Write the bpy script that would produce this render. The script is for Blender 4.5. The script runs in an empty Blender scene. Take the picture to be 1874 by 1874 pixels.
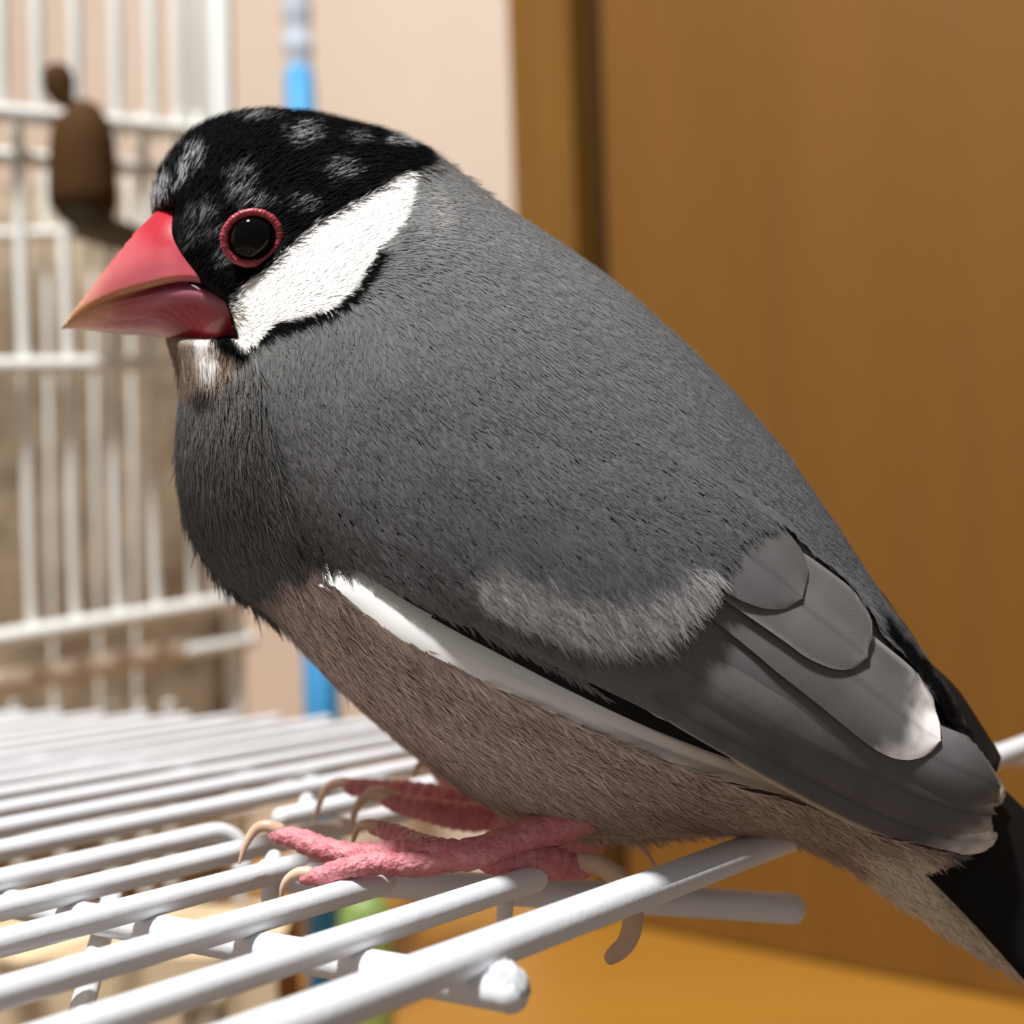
import bpy, math, random
import numpy as np
from mathutils import Matrix, Vector
rng = np.random.default_rng(7); random.seed(7)

# ------------------------------------------------------------------ camera
FPX, C0, IMG = 2555.0, 937.0, 1874.0         # focal length and centre in photo pixels
ROLL = 0.033
CM = 0.01
CAM_H = 23.0                                  # camera height above the floor, cm
ct, st = math.cos(ROLL), math.sin(ROLL)
def W(p):
    """camera-space cm (x right, y up, z forward) -> world metres (floor at z = 0)"""
    p = np.asarray(p, float)
    x, y, z = p[..., 0], p[..., 1], p[..., 2]
    return np.stack([(x*ct + y*st)*CM, z*CM, (-x*st + y*ct + CAM_H)*CM], -1)
def Wn(n):
    n = np.asarray(n, float)
    return np.stack([n[..., 0]*ct + n[..., 1]*st, n[..., 2], -n[..., 0]*st + n[..., 1]*ct], -1)
def ray(u, v):
    u = np.asarray(u, float); v = np.asarray(v, float)
    return np.stack([(u-C0)/FPX, (C0-v)/FPX, np.ones_like(u)], -1)

scn = bpy.context.scene
col = scn.collection
cd = bpy.data.cameras.new('camera'); cam = bpy.data.objects.new('camera', cd); col.objects.link(cam)
cd.sensor_width = 36; cd.lens = 36*FPX/IMG; cd.clip_start = 0.005; cd.clip_end = 20
cam.matrix_world = Matrix(((ct, st, 0, 0), (0, 0, -1, 0), (-st, ct, 0, CAM_H*CM), (0, 0, 0, 1)))
cd.dof.use_dof = True; cd.dof.focus_distance = 0.146; cd.dof.aperture_fstop = 19.5
scn.camera = cam

# ------------------------------------------------------------------ light
scn.view_settings.view_transform = 'Standard'; scn.view_settings.look = 'None'
scn.view_settings.exposure = 0.0; scn.view_settings.gamma = 1.0
scn.view_settings.use_curve_mapping = False
wd = bpy.data.worlds.new('room_light'); scn.world = wd; wd.use_nodes = True
bg = wd.node_tree.nodes['Background']; bg.inputs[0].default_value = (1.0, 0.98, 0.96, 1); bg.inputs[1].default_value = 0.18
ld = bpy.data.lights.new('ceiling_lamp', 'AREA'); ld.shape = 'DISK'; ld.size = 0.16; ld.energy = 60
ld.color = (0.97, 0.985, 1.0)
lo = bpy.data.objects.new('ceiling_lamp', ld); col.objects.link(lo)
bird_c = Vector(W((0, 0, 16.6)))
ldir = Vector(Wn((-0.25, 0.94, -0.24))).normalized()
lo.location = bird_c + ldir*1.75
lo.rotation_euler = ldir.to_track_quat('Z', 'Y').to_euler()

# ------------------------------------------------------------------ materials
def lin(c):
    c = np.asarray(c, float)/255.0
    return np.where(c <= 0.04045, c/12.92, ((c+0.055)/1.055)**2.4)
def mat(name, rgb, rough=0.5, spec=0.5, noise=None, bump=None, coat=0.0, sss=0.0, attr=False, trans=0.0, alpha=1.0):
    """rgb: sRGB 0-255.  noise=(scale, rgb2, contrast)  bump=(scale, strength)"""
    m = bpy.data.materials.new(name); m.use_nodes = True
    nt = m.node_tree; b = nt.nodes['Principled BSDF']
    b.inputs['Roughness'].default_value = rough; b.inputs['Specular IOR Level'].default_value = spec
    b.inputs['Coat Weight'].default_value = coat; b.inputs['Subsurface Weight'].default_value = sss
    b.inputs['Subsurface Radius'].default_value = (0.004, 0.0015, 0.001); b.inputs['Subsurface Scale'].default_value = 0.4
    b.inputs['Transmission Weight'].default_value = trans; b.inputs['Alpha'].default_value = alpha
    tc = nt.nodes.new('ShaderNodeTexCoord')
    src = None
    if attr:
        a = nt.nodes.new('ShaderNodeAttribute'); a.attribute_name = 'Col'; src = a.outputs['Color']
    else:
        r = nt.nodes.new('ShaderNodeRGB'); r.outputs[0].default_value = (*lin(rgb), 1); src = r.outputs[0]
    if noise:
        n = nt.nodes.new('ShaderNodeTexNoise'); n.inputs['Scale'].default_value = noise[0]; n.inputs['Detail'].default_value = 4
        if len(noise) > 3:
            mp = nt.nodes.new('ShaderNodeMapping'); mp.inputs['Scale'].default_value = noise[3]
            nt.links.new(tc.outputs['Object'], mp.inputs['Vector']); nt.links.new(mp.outputs[0], n.inputs['Vector'])
        else:
            nt.links.new(tc.outputs['Object'], n.inputs['Vector'])
        rp = nt.nodes.new('ShaderNodeValToRGB')
        rp.color_ramp.elements[0].position = 0.5-noise[2]; rp.color_ramp.elements[1].position = 0.5+noise[2]
        nt.links.new(n.outputs['Fac'], rp.inputs['Fac'])
        mx = nt.nodes.new('ShaderNodeMixRGB'); nt.links.new(rp.outputs[0], mx.inputs[0])
        nt.links.new(src, mx.inputs[1]); mx.inputs[2].default_value = (*lin(noise[1]), 1); src = mx.outputs[0]
    nt.links.new(src, b.inputs['Base Color'])
    if bump:
        n = nt.nodes.new('ShaderNodeTexNoise'); n.inputs['Scale'].default_value = bump[0]; n.inputs['Detail'].default_value = 3
        nt.links.new(tc.outputs['Object'], n.inputs['Vector'])
        bp = nt.nodes.new('ShaderNodeBump'); bp.inputs['Strength'].default_value = bump[1]; bp.inputs['Distance'].default_value = 0.001
        nt.links.new(n.outputs['Fac'], bp.inputs['Height']); nt.links.new(bp.outputs[0], b.inputs['Normal'])
    return m
def feather_mat(name, rough=0.75, strength=0.25):
    """vertex colour + fine barb lines that run obliquely from the shaft (UV: x across, y along)"""
    m = mat(name, (0, 0, 0), rough, 0.2, attr=True)
    nt = m.node_tree; b = nt.nodes['Principled BSDF']; b.inputs['Sheen Weight'].default_value = 0.0
    uv = nt.nodes.new('ShaderNodeUVMap'); uv.uv_map = 'UV'
    sp = nt.nodes.new('ShaderNodeSeparateXYZ'); nt.links.new(uv.outputs[0], sp.inputs[0])
    ab = nt.nodes.new('ShaderNodeMath'); ab.operation = 'ABSOLUTE'; nt.links.new(sp.outputs['X'], ab.inputs[0])
    ml = nt.nodes.new('ShaderNodeMath'); ml.operation = 'MULTIPLY_ADD'; ml.inputs[1].default_value = -0.9
    nt.links.new(ab.outputs[0], ml.inputs[0]); nt.links.new(sp.outputs['Y'], ml.inputs[2])
    sn = nt.nodes.new('ShaderNodeMath'); sn.operation = 'MULTIPLY'; sn.inputs[1].default_value = 230.0; nt.links.new(ml.outputs[0], sn.inputs[0])
    si = nt.nodes.new('ShaderNodeMath'); si.operation = 'SINE'; nt.links.new(sn.outputs[0], si.inputs[0])
    bp = nt.nodes.new('ShaderNodeBump'); bp.inputs['Strength'].default_value = strength; bp.inputs['Distance'].default_value = 0.0001
    nt.links.new(si.outputs[0], bp.inputs['Height']); nt.links.new(bp.outputs[0], b.inputs['Normal'])
    return m

# ------------------------------------------------------------------ object helpers
def tag(o, label=None, cat=None, group=None, kind=None):
    for k, v in (('label', label), ('category', cat), ('group', group), ('kind', kind)):
        if v: o[k] = v
    return o
def empty(name, campt):
    o = bpy.data.objects.new(name, None); o.empty_display_size = 0.01
    o.location = W(campt); col.objects.link(o); return o
def add(name, verts, faces, material, parent=None, smooth=True, colors=None, uvs=None, normals=None, root=None, world=False):
    """verts in camera cm; origin at the root thing's location, or at the mesh's own centre"""
    V = np.asarray(verts, float) if world else W(verts)
    top = root or parent
    org = np.array(top.location) if top is not None else V.mean(0)
    if root is None and parent is not None and parent.parent is not None: org = np.array(parent.parent.location)
    me = bpy.data.meshes.new(name)
    me.from_pydata((V-org).tolist(), [], [list(map(int, f)) for f in faces] if not isinstance(faces, np.ndarray) else faces.tolist())
    if colors is not None:
        ca = me.color_attributes.new('Col', 'FLOAT_COLOR', 'POINT')
        cc = np.ones((len(V), 4), np.float32); cc[:, :3] = colors; ca.data.foreach_set('color', cc.ravel())
    if uvs is not None:
        ul = me.uv_layers.new(name='UV'); li = np.empty(len(me.loops), np.int32); me.loops.foreach_get('vertex_index', li)
        ul.data.foreach_set('uv', np.asarray(uvs, np.float32)[li].ravel())
    if smooth: me.polygons.foreach_set('use_smooth', np.ones(len(me.polygons), bool))
    me.update()
    if normals is not None:
        me.normals_split_custom_set_from_vertices(Wn(normals).tolist())
    me.materials.append(material)
    o = bpy.data.objects.new(name, me); col.objects.link(o)
    if parent is not None:
        o.parent = parent
        if root is not None or parent.type != 'EMPTY': pass
    else:
        o.location = org
    return o
def spline(P, n):
    """Catmull-Rom through P, n points evenly by chord length"""
    P = np.asarray(P, float)
    if len(P) == 2: return P[0] + (P[1]-P[0])*np.linspace(0, 1, n)[:, None]
    d = np.r_[0, np.cumsum(np.linalg.norm(np.diff(P, axis=0), axis=1))]
    t = np.linspace(0, d[-1], n); k = np.clip(np.searchsorted(d, t, 'right')-1, 0, len(P)-2)
    s = ((t-d[k])/(d[k+1]-d[k]))[:, None]
    Q = np.vstack([2*P[0]-P[1], P, 2*P[-1]-P[-2]])
    a, b, c, e = Q[k], Q[k+1], Q[k+2], Q[k+3]
    return 0.5*((2*b)+(c-a)*s+(2*a-5*b+4*c-e)*s**2+(3*b-a-3*c+e)*s**3)
def tube(P, R, seg=12, caps=True):
    """swept tube along P with radius R (scalar/array), rounded ends"""
    P = np.asarray(P, float); R = np.broadcast_to(np.asarray(R, float), (len(P),)).copy()
    T = np.gradient(P, axis=0); T /= np.linalg.norm(T, axis=1)[:, None]+1e-12
    up = np.array([0.13, 0.21, 0.97]) if abs(T[0] @ np.array([0, 0, 1.])) < 0.9 else np.array([1., 0, 0])
    N = np.zeros_like(P); n = np.cross(up, T[0]); n /= np.linalg.norm(n)
    for i in range(len(P)):
        n = n-(n @ T[i])*T[i]; n /= np.linalg.norm(n); N[i] = n
    Bn = np.cross(T, N)
    if caps:
        def cap(i, s):
            o = []
            for a in ((0.92, 0.38), (0.7, 0.7), (0.38, 0.92)):
                o.append((P[i]+s*T[i]*R[i]*a[1]*0.8, R[i]*a[0], N[i], Bn[i]))
            return o
        rows = list(reversed(cap(0, -1)))+[(P[i], R[i], N[i], Bn[i]) for i in range(len(P))]+cap(-1, 1)
    else:
        rows = [(P[i], R[i], N[i], Bn[i]) for i in range(len(P))]
    th = np.linspace(0, 2*np.pi, seg, endpoint=False)
    V = np.vstack([p+r*(np.cos(th)[:, None]*a+np.sin(th)[:, None]*b) for p, r, a, b in rows])
    m = len(rows); F = []
    for i in range(m-1):
        for j in range(seg):
            k = (j+1) % seg; F.append((i*seg+j, i*seg+k, (i+1)*seg+k, (i+1)*seg+j))
    F.append(tuple(range(seg))[::-1]); F.append(tuple((m-1)*seg+j for j in range(seg)))
    return V, F
def join(parts):
    V, F, o = [], [], 0
    for v, f in parts:
        V.append(v); F += [tuple(i+o for i in q) for q in f]; o += len(v)
    return np.vstack(V), F
def box(x0, x1, y0, y1, z0, z1, M=None):
    V = np.array([(x, y, z) for x in (x0, x1) for y in (y0, y1) for z in (z0, z1)], float)
    F = [(0, 1, 3, 2), (4, 6, 7, 5), (0, 4, 5, 1), (2, 3, 7, 6), (0, 2, 6, 4), (1, 5, 7, 3)]
    return V, F
def inside(poly, u, v):
    r = np.zeros(u.shape, bool); x0, y0 = poly[-1]
    for x1, y1 in poly:
        c = (y0 > v) != (y1 > v)
        with np.errstate(divide='ignore', invalid='ignore'):
            r ^= c & (u < (x1-x0)*(v-y0)/(y1-y0+1e-12)+x0)
        x0, y0 = x1, y1
    return r
def pdist(line, u, v, closed=False, near=False):
    """distance in px from points to a polyline"""
    L = np.asarray(line, float); A = L if closed else L[:-1]; B = np.roll(L, -1, 0) if closed else L[1:]
    best = np.full(u.shape, 1e18); bx = np.zeros(u.shape); by = np.zeros(u.shape)
    for (ax, ay), (qx, qy) in zip(A, B):
        dx, dy = qx-ax, qy-ay
        t = np.clip(((u-ax)*dx+(v-ay)*dy)/(dx*dx+dy*dy+1e-12), 0, 1)
        px, py = ax+t*dx, ay+t*dy; d = (u-px)**2+(v-py)**2
        m = d < best; best = np.where(m, d, best)
        if near: bx = np.where(m, px, bx); by = np.where(m, py, by)
    return (np.sqrt(best), bx, by) if near else np.sqrt(best)
def sdf(poly, u, v): return np.where(inside(poly, u, v), 1, -1)*pdist(poly, u, v, True)
def sstep(a, b, x):
    t = np.clip((x-a)/(b-a), 0, 1); return t*t*(3-2*t)
_lat = rng.random((256, 256))
def vnoise(u, v, s):
    x, y = u/s, v/s; i, j = np.floor(x).astype(int), np.floor(y).astype(int); a, b = x-i, y-j
    a, b = a*a*(3-2*a), b*b*(3-2*b); g = lambda p, q: _lat[p % 256, q % 256]
    return (g(i, j)*(1-a)+g(i+1, j)*a)*(1-b)+(g(i, j+1)*(1-a)+g(i+1, j+1)*a)*b

# ------------------------------------------------------------------ the room: floor, wall, door with its trim
U = np.array([-st, ct, 0.0])                                 # world up in camera space
def on_floor(u, v, hgt=0.0):
    r = ray(u, v); return r*((hgt-CAM_H)/(r @ U))
wa, wb = on_floor(1160, 1690), on_floor(1874, 1830)          # where the door meets the floor
wdir = (wb-wa)/np.linalg.norm(wb-wa)
wnrm = np.cross(wdir, U); wnrm *= np.sign(wnrm[2])           # pointing away from the camera
def on_wall(u, v, off=0.0):
    r = ray(u, v); return r*((wa @ wnrm+off)/(r @ wnrm))
M_wall = mat('wall_paint', (214, 197, 180), 0.85, 0.2, noise=(9, (208, 190, 172), 0.3), bump=(260, 0.15))
M_trim = mat('trim_wood', (130, 91, 34), 0.55, 0.3, noise=(14, (116, 79, 28), 0.28, (6, 6, 0.5)))
M_door = mat('door_wood', (128, 87, 32), 0.6, 0.25, noise=(7, (117, 79, 28), 0.3, (5, 5, 0.4)))
M_gap = mat('door_gap', (52, 32, 14), 0.7, 0.2)
M_floor = mat('floor_wood', (178, 126, 46), 0.42, 0.4, noise=(8, (164, 112, 38), 0.3, (0.5, 5, 5)))
def s_of(u):                                                 # distance along the wall at a pixel column (row 600)
    return (on_wall(u, 600)-wa) @ wdir
def wall_slab(name, s0, s1, h0, h1, d0, d1, m, parent=None, root=None):
    V, F = box(s0, s1, h0, h1, d0, d1)
    P = wa+V[:, :1]*wdir+V[:, 1:2]*U+V[:, 2:]*wnrm
    return add(name, P, F, m, parent, smooth=False, root=root)
s_trim, s_gap, s_door = s_of(972), s_of(1083), s_of(1128)
V, F = box(-260, 160, -2, 0, -40, 190)
floor = tag(add('floor', V[:, :1]*np.array([ct, st, 0])+V[:, 1:2]*U+V[:, 2:]*np.array([0, 0, 1.])-CAM_H*U, F, M_floor, smooth=False), kind='structure')
V, F = box(-90, 90, 0, 0.5, -39, 46)                        # unseen dark covering added on the near floor to cut its warm bounce light
cp = add('added_carpet', V[:, :1]*np.array([ct, st, 0])+V[:, 1:2]*U+V[:, 2:]*np.array([0, 0, 1.])-CAM_H*U, F, mat('added_carpet_pile', (112, 96, 82), 0.95, 0.1, noise=(300, (92, 80, 70), 0.3)), smooth=False); tag(cp, kind='structure')
wall = tag(wall_slab('wall_back', -230, s_trim+0.5, -1, 240, 0, 6, M_wall), kind='structure')
V, F = box(-168, -162, -1, 240, -40, 192)
tag(add('wall_left', V[:, :1]*np.array([ct, st, 0])+V[:, 1:2]*U+V[:, 2:]*np.array([0, 0, 1.])-CAM_H*U, F, M_wall, smooth=False), kind='structure')
tag(wall_slab('trim_1', s_trim, s_gap, 0, 205, -1.2, 3, M_trim), kind='structure')
door = tag(wall_slab('door_1', s_door, s_door+82, 0.15, 203, -0.5, 3, M_door), kind='structure')
wall_slab('door_rebate', s_gap-0.1, s_door+0.6, 0, 204, 1.2, 4, M_gap, door, root=door)

# ------------------------------------------------------------------ the wire cage door the bird stands on
VA, VB = (3000, 943), (-2230, 1256)
dA = ray(*VA); dA /= np.linalg.norm(dA)
dB = -ray(*VB); dB -= (dB @ dA)*dA; dB /= np.linalg.norm(dB)
gn = np.cross(dA, dB); gn *= np.sign(gn[1])
G0 = ray(760, 1610)*15.5
def on_grid(u, v, off=0.0):
    r = ray(u, v); return r*((gn @ G0+off)/(r @ gn))[..., None] if np.ndim(u) else r*((gn @ G0+off)/(r @ gn))
def gp(p, q, off=0.0): return G0+p*dA+q*dB+off*gn
M_white = mat('white_enamel', (240, 241, 243), 0.32, 0.5, bump=(900, 0.06), noise=(60, (226, 227, 230), 0.25))
M_chip = mat('worn_enamel', (234, 235, 238), 0.45, 0.4, noise=(500, (176, 178, 182), 0.2))
RA, RF, RB = 0.145, 0.185, 0.172
gq = [1.22, -0.27, -1.93, -3.40, -4.88, -6.80, -8.62, -10.35, -12.15, -13.8, -15.5, -17.4, -19.3, -21.2, -23.1, -25.3, -27.5, -29.5, -31.6]
door_root = empty('cage_door', gp(0, -8, -0.3))
tag(door_root, 'white enamelled wire cage door lying flat under the grey bird', 'cage door')
def wire(name, a, b, r, n=2, sag=0.0, seg=14):
    P = np.asarray(a)+(np.asarray(b)-np.asarray(a))*np.linspace(0, 1, n)[:, None]
    if sag: P += np.sin(np.linspace(0, 1, n)*np.pi)[:, None]*gn*sag
    V, F = tube(P, r, seg); return add(name, V, F, M_white, door_root)
ends = {0: 0.62, 1: -0.20, 2: 0.42, 4: 1.10}
for i, q in enumerate(gq):
    e1 = ends.get(i, 13.35)
    if i == 4:      # this wire stops at the hinge with a hook bent down, and goes on behind it
        P = np.vstack([gp(-11, q), gp(1.0, q), spline([gp(1.0, q), gp(1.25, q+0.03, -0.03), gp(1.45, q+0.12, -0.2), gp(1.40, q+0.25, -0.5)], 9)[1:]])
        V, F = tube(P, RA, 12); add('wire', V, F, M_white, door_root)
        wire('wire', gp(2.35, q), gp(13.35, q), RA)
    else:
        wire('wire', gp(-11, q), gp(e1, q), RA)
wire('frame_bar', gp(-9, 2.65), gp(24, 2.65), RF)
cb = RA+RB-0.035
wire('crossbar', gp(-2.08, -32.5, -cb), gp(-2.08, 3.05, -cb), RB)
wire('crossbar', gp(6.25, -32.5, -cb), gp(6.25, 2.8, -cb), RB)
wire('crossbar', gp(12.9, -32.5, -cb), gp(12.9, 2.8, -cb), RB)
ha = ray(487, 1600)*16.7; hb = ray(1452, 1663)*16.9
wire('hinge_bar', ha, hb, 0.185, seg=18)
hd = (hb-ha)/np.linalg.norm(hb-ha)
def ring(px, R, r, a0, a1, off, axis=hd, base=None):
    c = on_grid(px[0], px[1], off) if base is None else np.asarray(base)
    e1 = np.cross(axis, gn); e1 /= np.linalg.norm(e1); e2 = np.cross(e1, axis)
    t = np.radians(np.linspace(a0, a1, 18))[:, None]
    V, F = tube(c+R*(np.cos(t)*e1+np.sin(t)*e2), r, 10)
    return add('hinge_ring', V, F, M_white, door_root)
ring(None, 0.27, 0.09, 60, 400, 0, base=ray(925, 1650)*16.6)
ring(None, 0.24, 0.10, 60, 400, 0, base=ray(498, 1608)*16.6)
ring((560, 1490), 0.22, 0.11, 60, 330, -0.2)
# weld lump where the crossbar meets the frame bar
wc = gp(-2.07, 2.98, -0.24); r_ = np.random.default_rng(3)
th, ph = np.meshgrid(np.linspace(0, 2*np.pi, 20, endpoint=False), np.linspace(0.08, np.pi-0.08, 12))
rad = 0.175*(1+0.06*r_.standard_normal(th.shape))
V = wc+(rad*np.sin(ph)*np.cos(th))[..., None]*dA*0.85+(rad*np.sin(ph)*np.sin(th))[..., None]*dB*1.25+(rad*np.cos(ph))[..., None]*gn*1.25
V = V.reshape(-1, 3); F = [(i*20+j, i*20+(j+1) % 20, (i+1)*20+(j+1) % 20, (i+1)*20+j) for i in range(11) for j in range(20)]
F += [tuple(range(20))[::-1], tuple(220+j for j in range(20))]
tag(add('weld', V, F, M_chip, door_root), 'chipped weld lump')
# prop rod that hangs from the first crossbar
p0 = on_grid(205, 1642, -cb-0.1); p1 = ray(138, 1890)*13.9
V, F = tube(np.array([p0, p1, p1+(p1-p0)*1.5]), 0.13, 12); add('prop_rod', V, F, M_white, door_root)

# ------------------------------------------------------------------ the tall cage behind, blurred
cage = empty('birdcage', ray(200, 1400)*48)
tag(cage, 'tall white wire birdcage wall standing behind the bird\'s beak', 'birdcage')
M_cage = mat('cage_enamel', (236, 236, 230), 0.4, 0.5)
def zc(u): return 1.0/(1/47.5+(1/53.8-1/47.5)*(u/440.0))       # front wall of the cage recedes to the right
def cpt(u, v, dz=0.0): return ray(u, v)*(zc(u)+dz)
def cbar(a, b, r, dz=0.0, name='wire', dzb=None, m=None):
    V, F = tube(np.array([cpt(*a, dz), cpt(*b, dz if dzb is None else dzb)]), r, 10); return add(name, V, F, m or M_cage, cage)
for x in (-108, -26, 55, 135, 213, 283, 348, 386):              # upright wires of the front wall
    cbar((x-0.03*800, 215), (x+0.03*250 if x > 340 else x+0.03*150, 1172-0.163*x+4), 0.20)
for x in (-70, 2, 68, 137, 212, 277, 327, 352, 380):            # upright wires of the upper bay
    cbar((x-5, -160), (x+4, 250 if x > 150 else 215), 0.24, 0.5)
cbar((404, -160), (424, 1120), 0.40, 0.2, 'post'); cbar((428, 1090), (446, 1900), 0.40, 0.4, 'post')
cbar((-160, 190), (380, 243), 0.30, -0.45, 'rail'); cbar((-160, 272), (400, 322), 0.28, 0.4, 'rail')
cbar((-160, 672), (420, 664), 0.30, -0.5, 'rail'); cbar((-160, 1194), (420, 1100), 0.33, -0.4, 'rail')
cbar((345, 1190), (458, 1172), 0.33, -0.2, 'rail'); cbar((-160, 1560), (460, 1480), 0.3, -0.2, 'rail')
for x in (-60, 30, 110, 200, 262, 310): cbar((x, 1290), (x+14, 1900), 0.25, 1.0)
for x in (-40, 92, 176, 244): cbar((x-10, 300), (x+8, 1330), 0.13, 9)      # far wall of the cage
for y in (420,): cbar((-160, y+14), (400, y), 0.25, 8.6, 'rail')
M_perch = mat('perch_wood', (228, 208, 188), 0.7, 0.3, noise=(40, (206, 184, 162), 0.3))
V, F = tube(np.array([cpt(-160, 1280, 2.0), cpt(60, 1240, 2.0), cpt(350, 1186, 2.0)]), 0.42, 12)
tag(add('perch', V, F, M_perch), 'dull wooden perch rod slanting inside the white birdcage', 'perch')
M_guard = mat('clouded_plastic', (172, 154, 130), 0.6, 0.2, noise=(45, (134, 118, 98), 0.12), bump=(60, 0.5))
V = []
for k in range(12):
    t = k/11; u = -200+t*615
    for w in (340, 620, 900, 1180, 1460, 1760):
        V.append(cpt(u, w, 14.5+0.25*math.sin(9*t+w*0.01)))
F = [(i*6+j, (i+1)*6+j, (i+1)*6+j+1, i*6+j+1) for i in range(11) for j in range(5)]
gd = add('seed_guard', np.array(V), F, M_guard); so = gd.modifiers.new('thickness', 'SOLIDIFY'); so.thickness = 0.0015
tag(gd, 'clouded beige plastic sheet lining the back of the white birdcage', 'seed guard')
# brown hanging toy: knob, neck, bell body, dark rim
toy = empty('hanging_toy', cpt(152, 400, -2.2))
tag(toy, 'dark brown bell-shaped wooden toy hanging on the birdcage rails', 'bird toy')
M_toy = mat('dark_wood', (78, 50, 20), 0.75, 0.15, noise=(50, (66, 42, 16), 0.3)); M_rim = mat('rim_dark', (66, 60, 46), 0.6, 0.3)
def lathe(prof, zoff, seg=28):
    """prof: list of (px centre x, px y, px radius) at the cage's depth"""
    z = zc(150)+zoff; V, F = [], []
    for (x, y, r) in prof:
        c = ray(x, y)*z; R = r/FPX*z
        for j in range(seg):
            a = 2*math.pi*j/seg; V.append(c+np.array([R*math.cos(a), 0, R*math.sin(a)*0.8]))
    for i in range(len(prof)-1):
        for j in range(seg): F.append((i*seg+j, i*seg+(j+1) % seg, (i+1)*seg+(j+1) % seg, (i+1)*seg+j))
    F += [tuple(range(seg))[::-1], tuple((len(prof)-1)*seg+j for j in range(seg))]
    return np.array(V), F
zt = -2.2
V, F = lathe([(106, 114, 5), (106, 121, 20), (106, 136, 28), (107, 156, 29), (110, 174, 25), (120, 190, 22), (133, 198, 18)], zt); add('knob', V, F, M_toy, toy)
V, F = lathe([(152, 184, 12), (154, 192, 26), (154, 206, 36), (151, 220, 48), (150, 240, 56), (151, 275, 60), (151, 310, 61), (152, 350, 63), (153, 378, 62), (153, 388, 52)], zt); add('bell_body', V, F, M_toy, toy)
V, F = lathe([(154, 382, 55), (156, 396, 54), (160, 410, 42), (166, 420, 26)], zt); add('rim', V, F, M_rim, toy)
V, F = tube(np.array([cpt(155, 412, zt+0.6), cpt(215, 430, zt+0.8), cpt(330, 470, zt+1.5)]), 0.55, 12)
tag(add('perch', V, F, mat('perch_grey', (120, 114, 98), 0.7, 0.3, noise=(40, (96, 90, 76), 0.3))), 'grey perch rod under the brown bell-shaped toy', 'perch')

# ------------------------------------------------------------------ blue pole with a clear top, green bottle, beige box, feed cup
pole = empty('blue_pole', ray(601, 1905)*60.5)
tag(pole, 'slim blue plastic pole with a clear top leaning on the beige wall', 'pole')
M_blue = mat('blue_plastic', (62, 158, 214), 0.35, 0.5, noise=(20, (54, 146, 204), 0.3)); M_clear = mat('frosted_plastic', (190, 200, 212), 0.75, 0.2, noise=(70, (176, 186, 198), 0.2))
def zp(v): return 60.5+(1905-v)/2045*22.0                    # the pole stands on the floor and leans back to the wall
V, F = tube(np.array([ray(548, 142)*zp(142), ray(569, 700)*zp(700), ray(590, 1300)*zp(1300), ray(600, 1874)*zp(1874), ray(601, 1905)*zp(1905)]), 0.86, 16); add('pole_shaft', V, F, M_blue, pole)
V, F = lathe([(548, 146, 27), (547, 130, 25), (547, 100, 23), (546, 96, 27), (546, 76, 27), (545, 72, 22), (545, 40, 24), (544, 36, 27), (544, 10, 25), (542, -60, 23), (541, -140, 16)], zp(100)-zc(150)); add('clear_cap', V, F, M_clear, pole)
bot = empty('green_bottle', ray(672, 1830)*58)
tag(bot, 'small rounded green bottle standing on the floor beside the blue pole', 'bottle')
M_green = mat('green_plastic', (120, 152, 76), 0.4, 0.5, noise=(25, (150, 168, 96), 0.3))
V, F = lathe([(668, 1632, 12), (668, 1640, 30), (668, 1660, 45), (669, 1700, 50), (670, 1760, 51), (671, 1840, 51), (671, 1900, 50), (672, 1955, 48)], 58-zc(150)); add('bottle_body', V, F, M_green, bot)
V, F = lathe([(668, 1618, 12), (668, 1622, 16), (668, 1634, 16)], 58-zc(150)); add('bottle_cap', V, F, M_green, bot)
M_box = mat('beige_card', (226, 200, 164), 0.8, 0.2, noise=(12, (218, 190, 152), 0.3)); M_boxs = mat('beige_card_shade', (150, 104, 58), 0.8, 0.2)  # side face browner: the box's shaded side, painted into its colour
b0 = ray(-120, 1745)*36; b1 = ray(505, 1745)*36; b2 = ray(548, 1745)*41
hx = b1-b0; drop = -(b0 @ U+CAM_H)*0
top = []
for p in (b0, b1, b2, b0+(b2-b1)): top.append(p-((p @ U)-(b1 @ U))*U)
top = np.array(top); botm = top-((top @ U)+CAM_H-0.02)[:, None]*U
bx_ = empty('cardboard_box', botm.mean(0)); tag(bx_, 'plain beige cardboard box on the floor below the wire cage door', 'box')
V = np.vstack([top, botm]); add('box_front', V[[0, 1, 5, 4]], [(0, 1, 2, 3)], M_box, bx_, smooth=False)
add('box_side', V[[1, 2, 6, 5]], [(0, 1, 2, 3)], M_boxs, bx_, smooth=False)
add('box_top', V[[0, 1, 2, 3]], [(0, 1, 2, 3)], M_box, bx_, smooth=False); add('box_back', V[[0, 3, 7, 4, 2, 6]], [(0, 1, 2, 3), (1, 4, 5, 2)], M_box, bx_, smooth=False)
M_cup = mat('speckled_cup', (150, 128, 102), 0.6, 0.3, noise=(120, (210, 190, 164), 0.06))
V, F = lathe([(372, 1812, 38), (372, 1826, 42), (372, 1850, 42), (372, 1900, 40), (372, 1960, 34), (372, 1990, 30)], 33-zc(150))
tag(add('feed_cup', V, F, M_cup), 'speckled brown feed cup in front of the beige box', 'cup')
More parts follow.
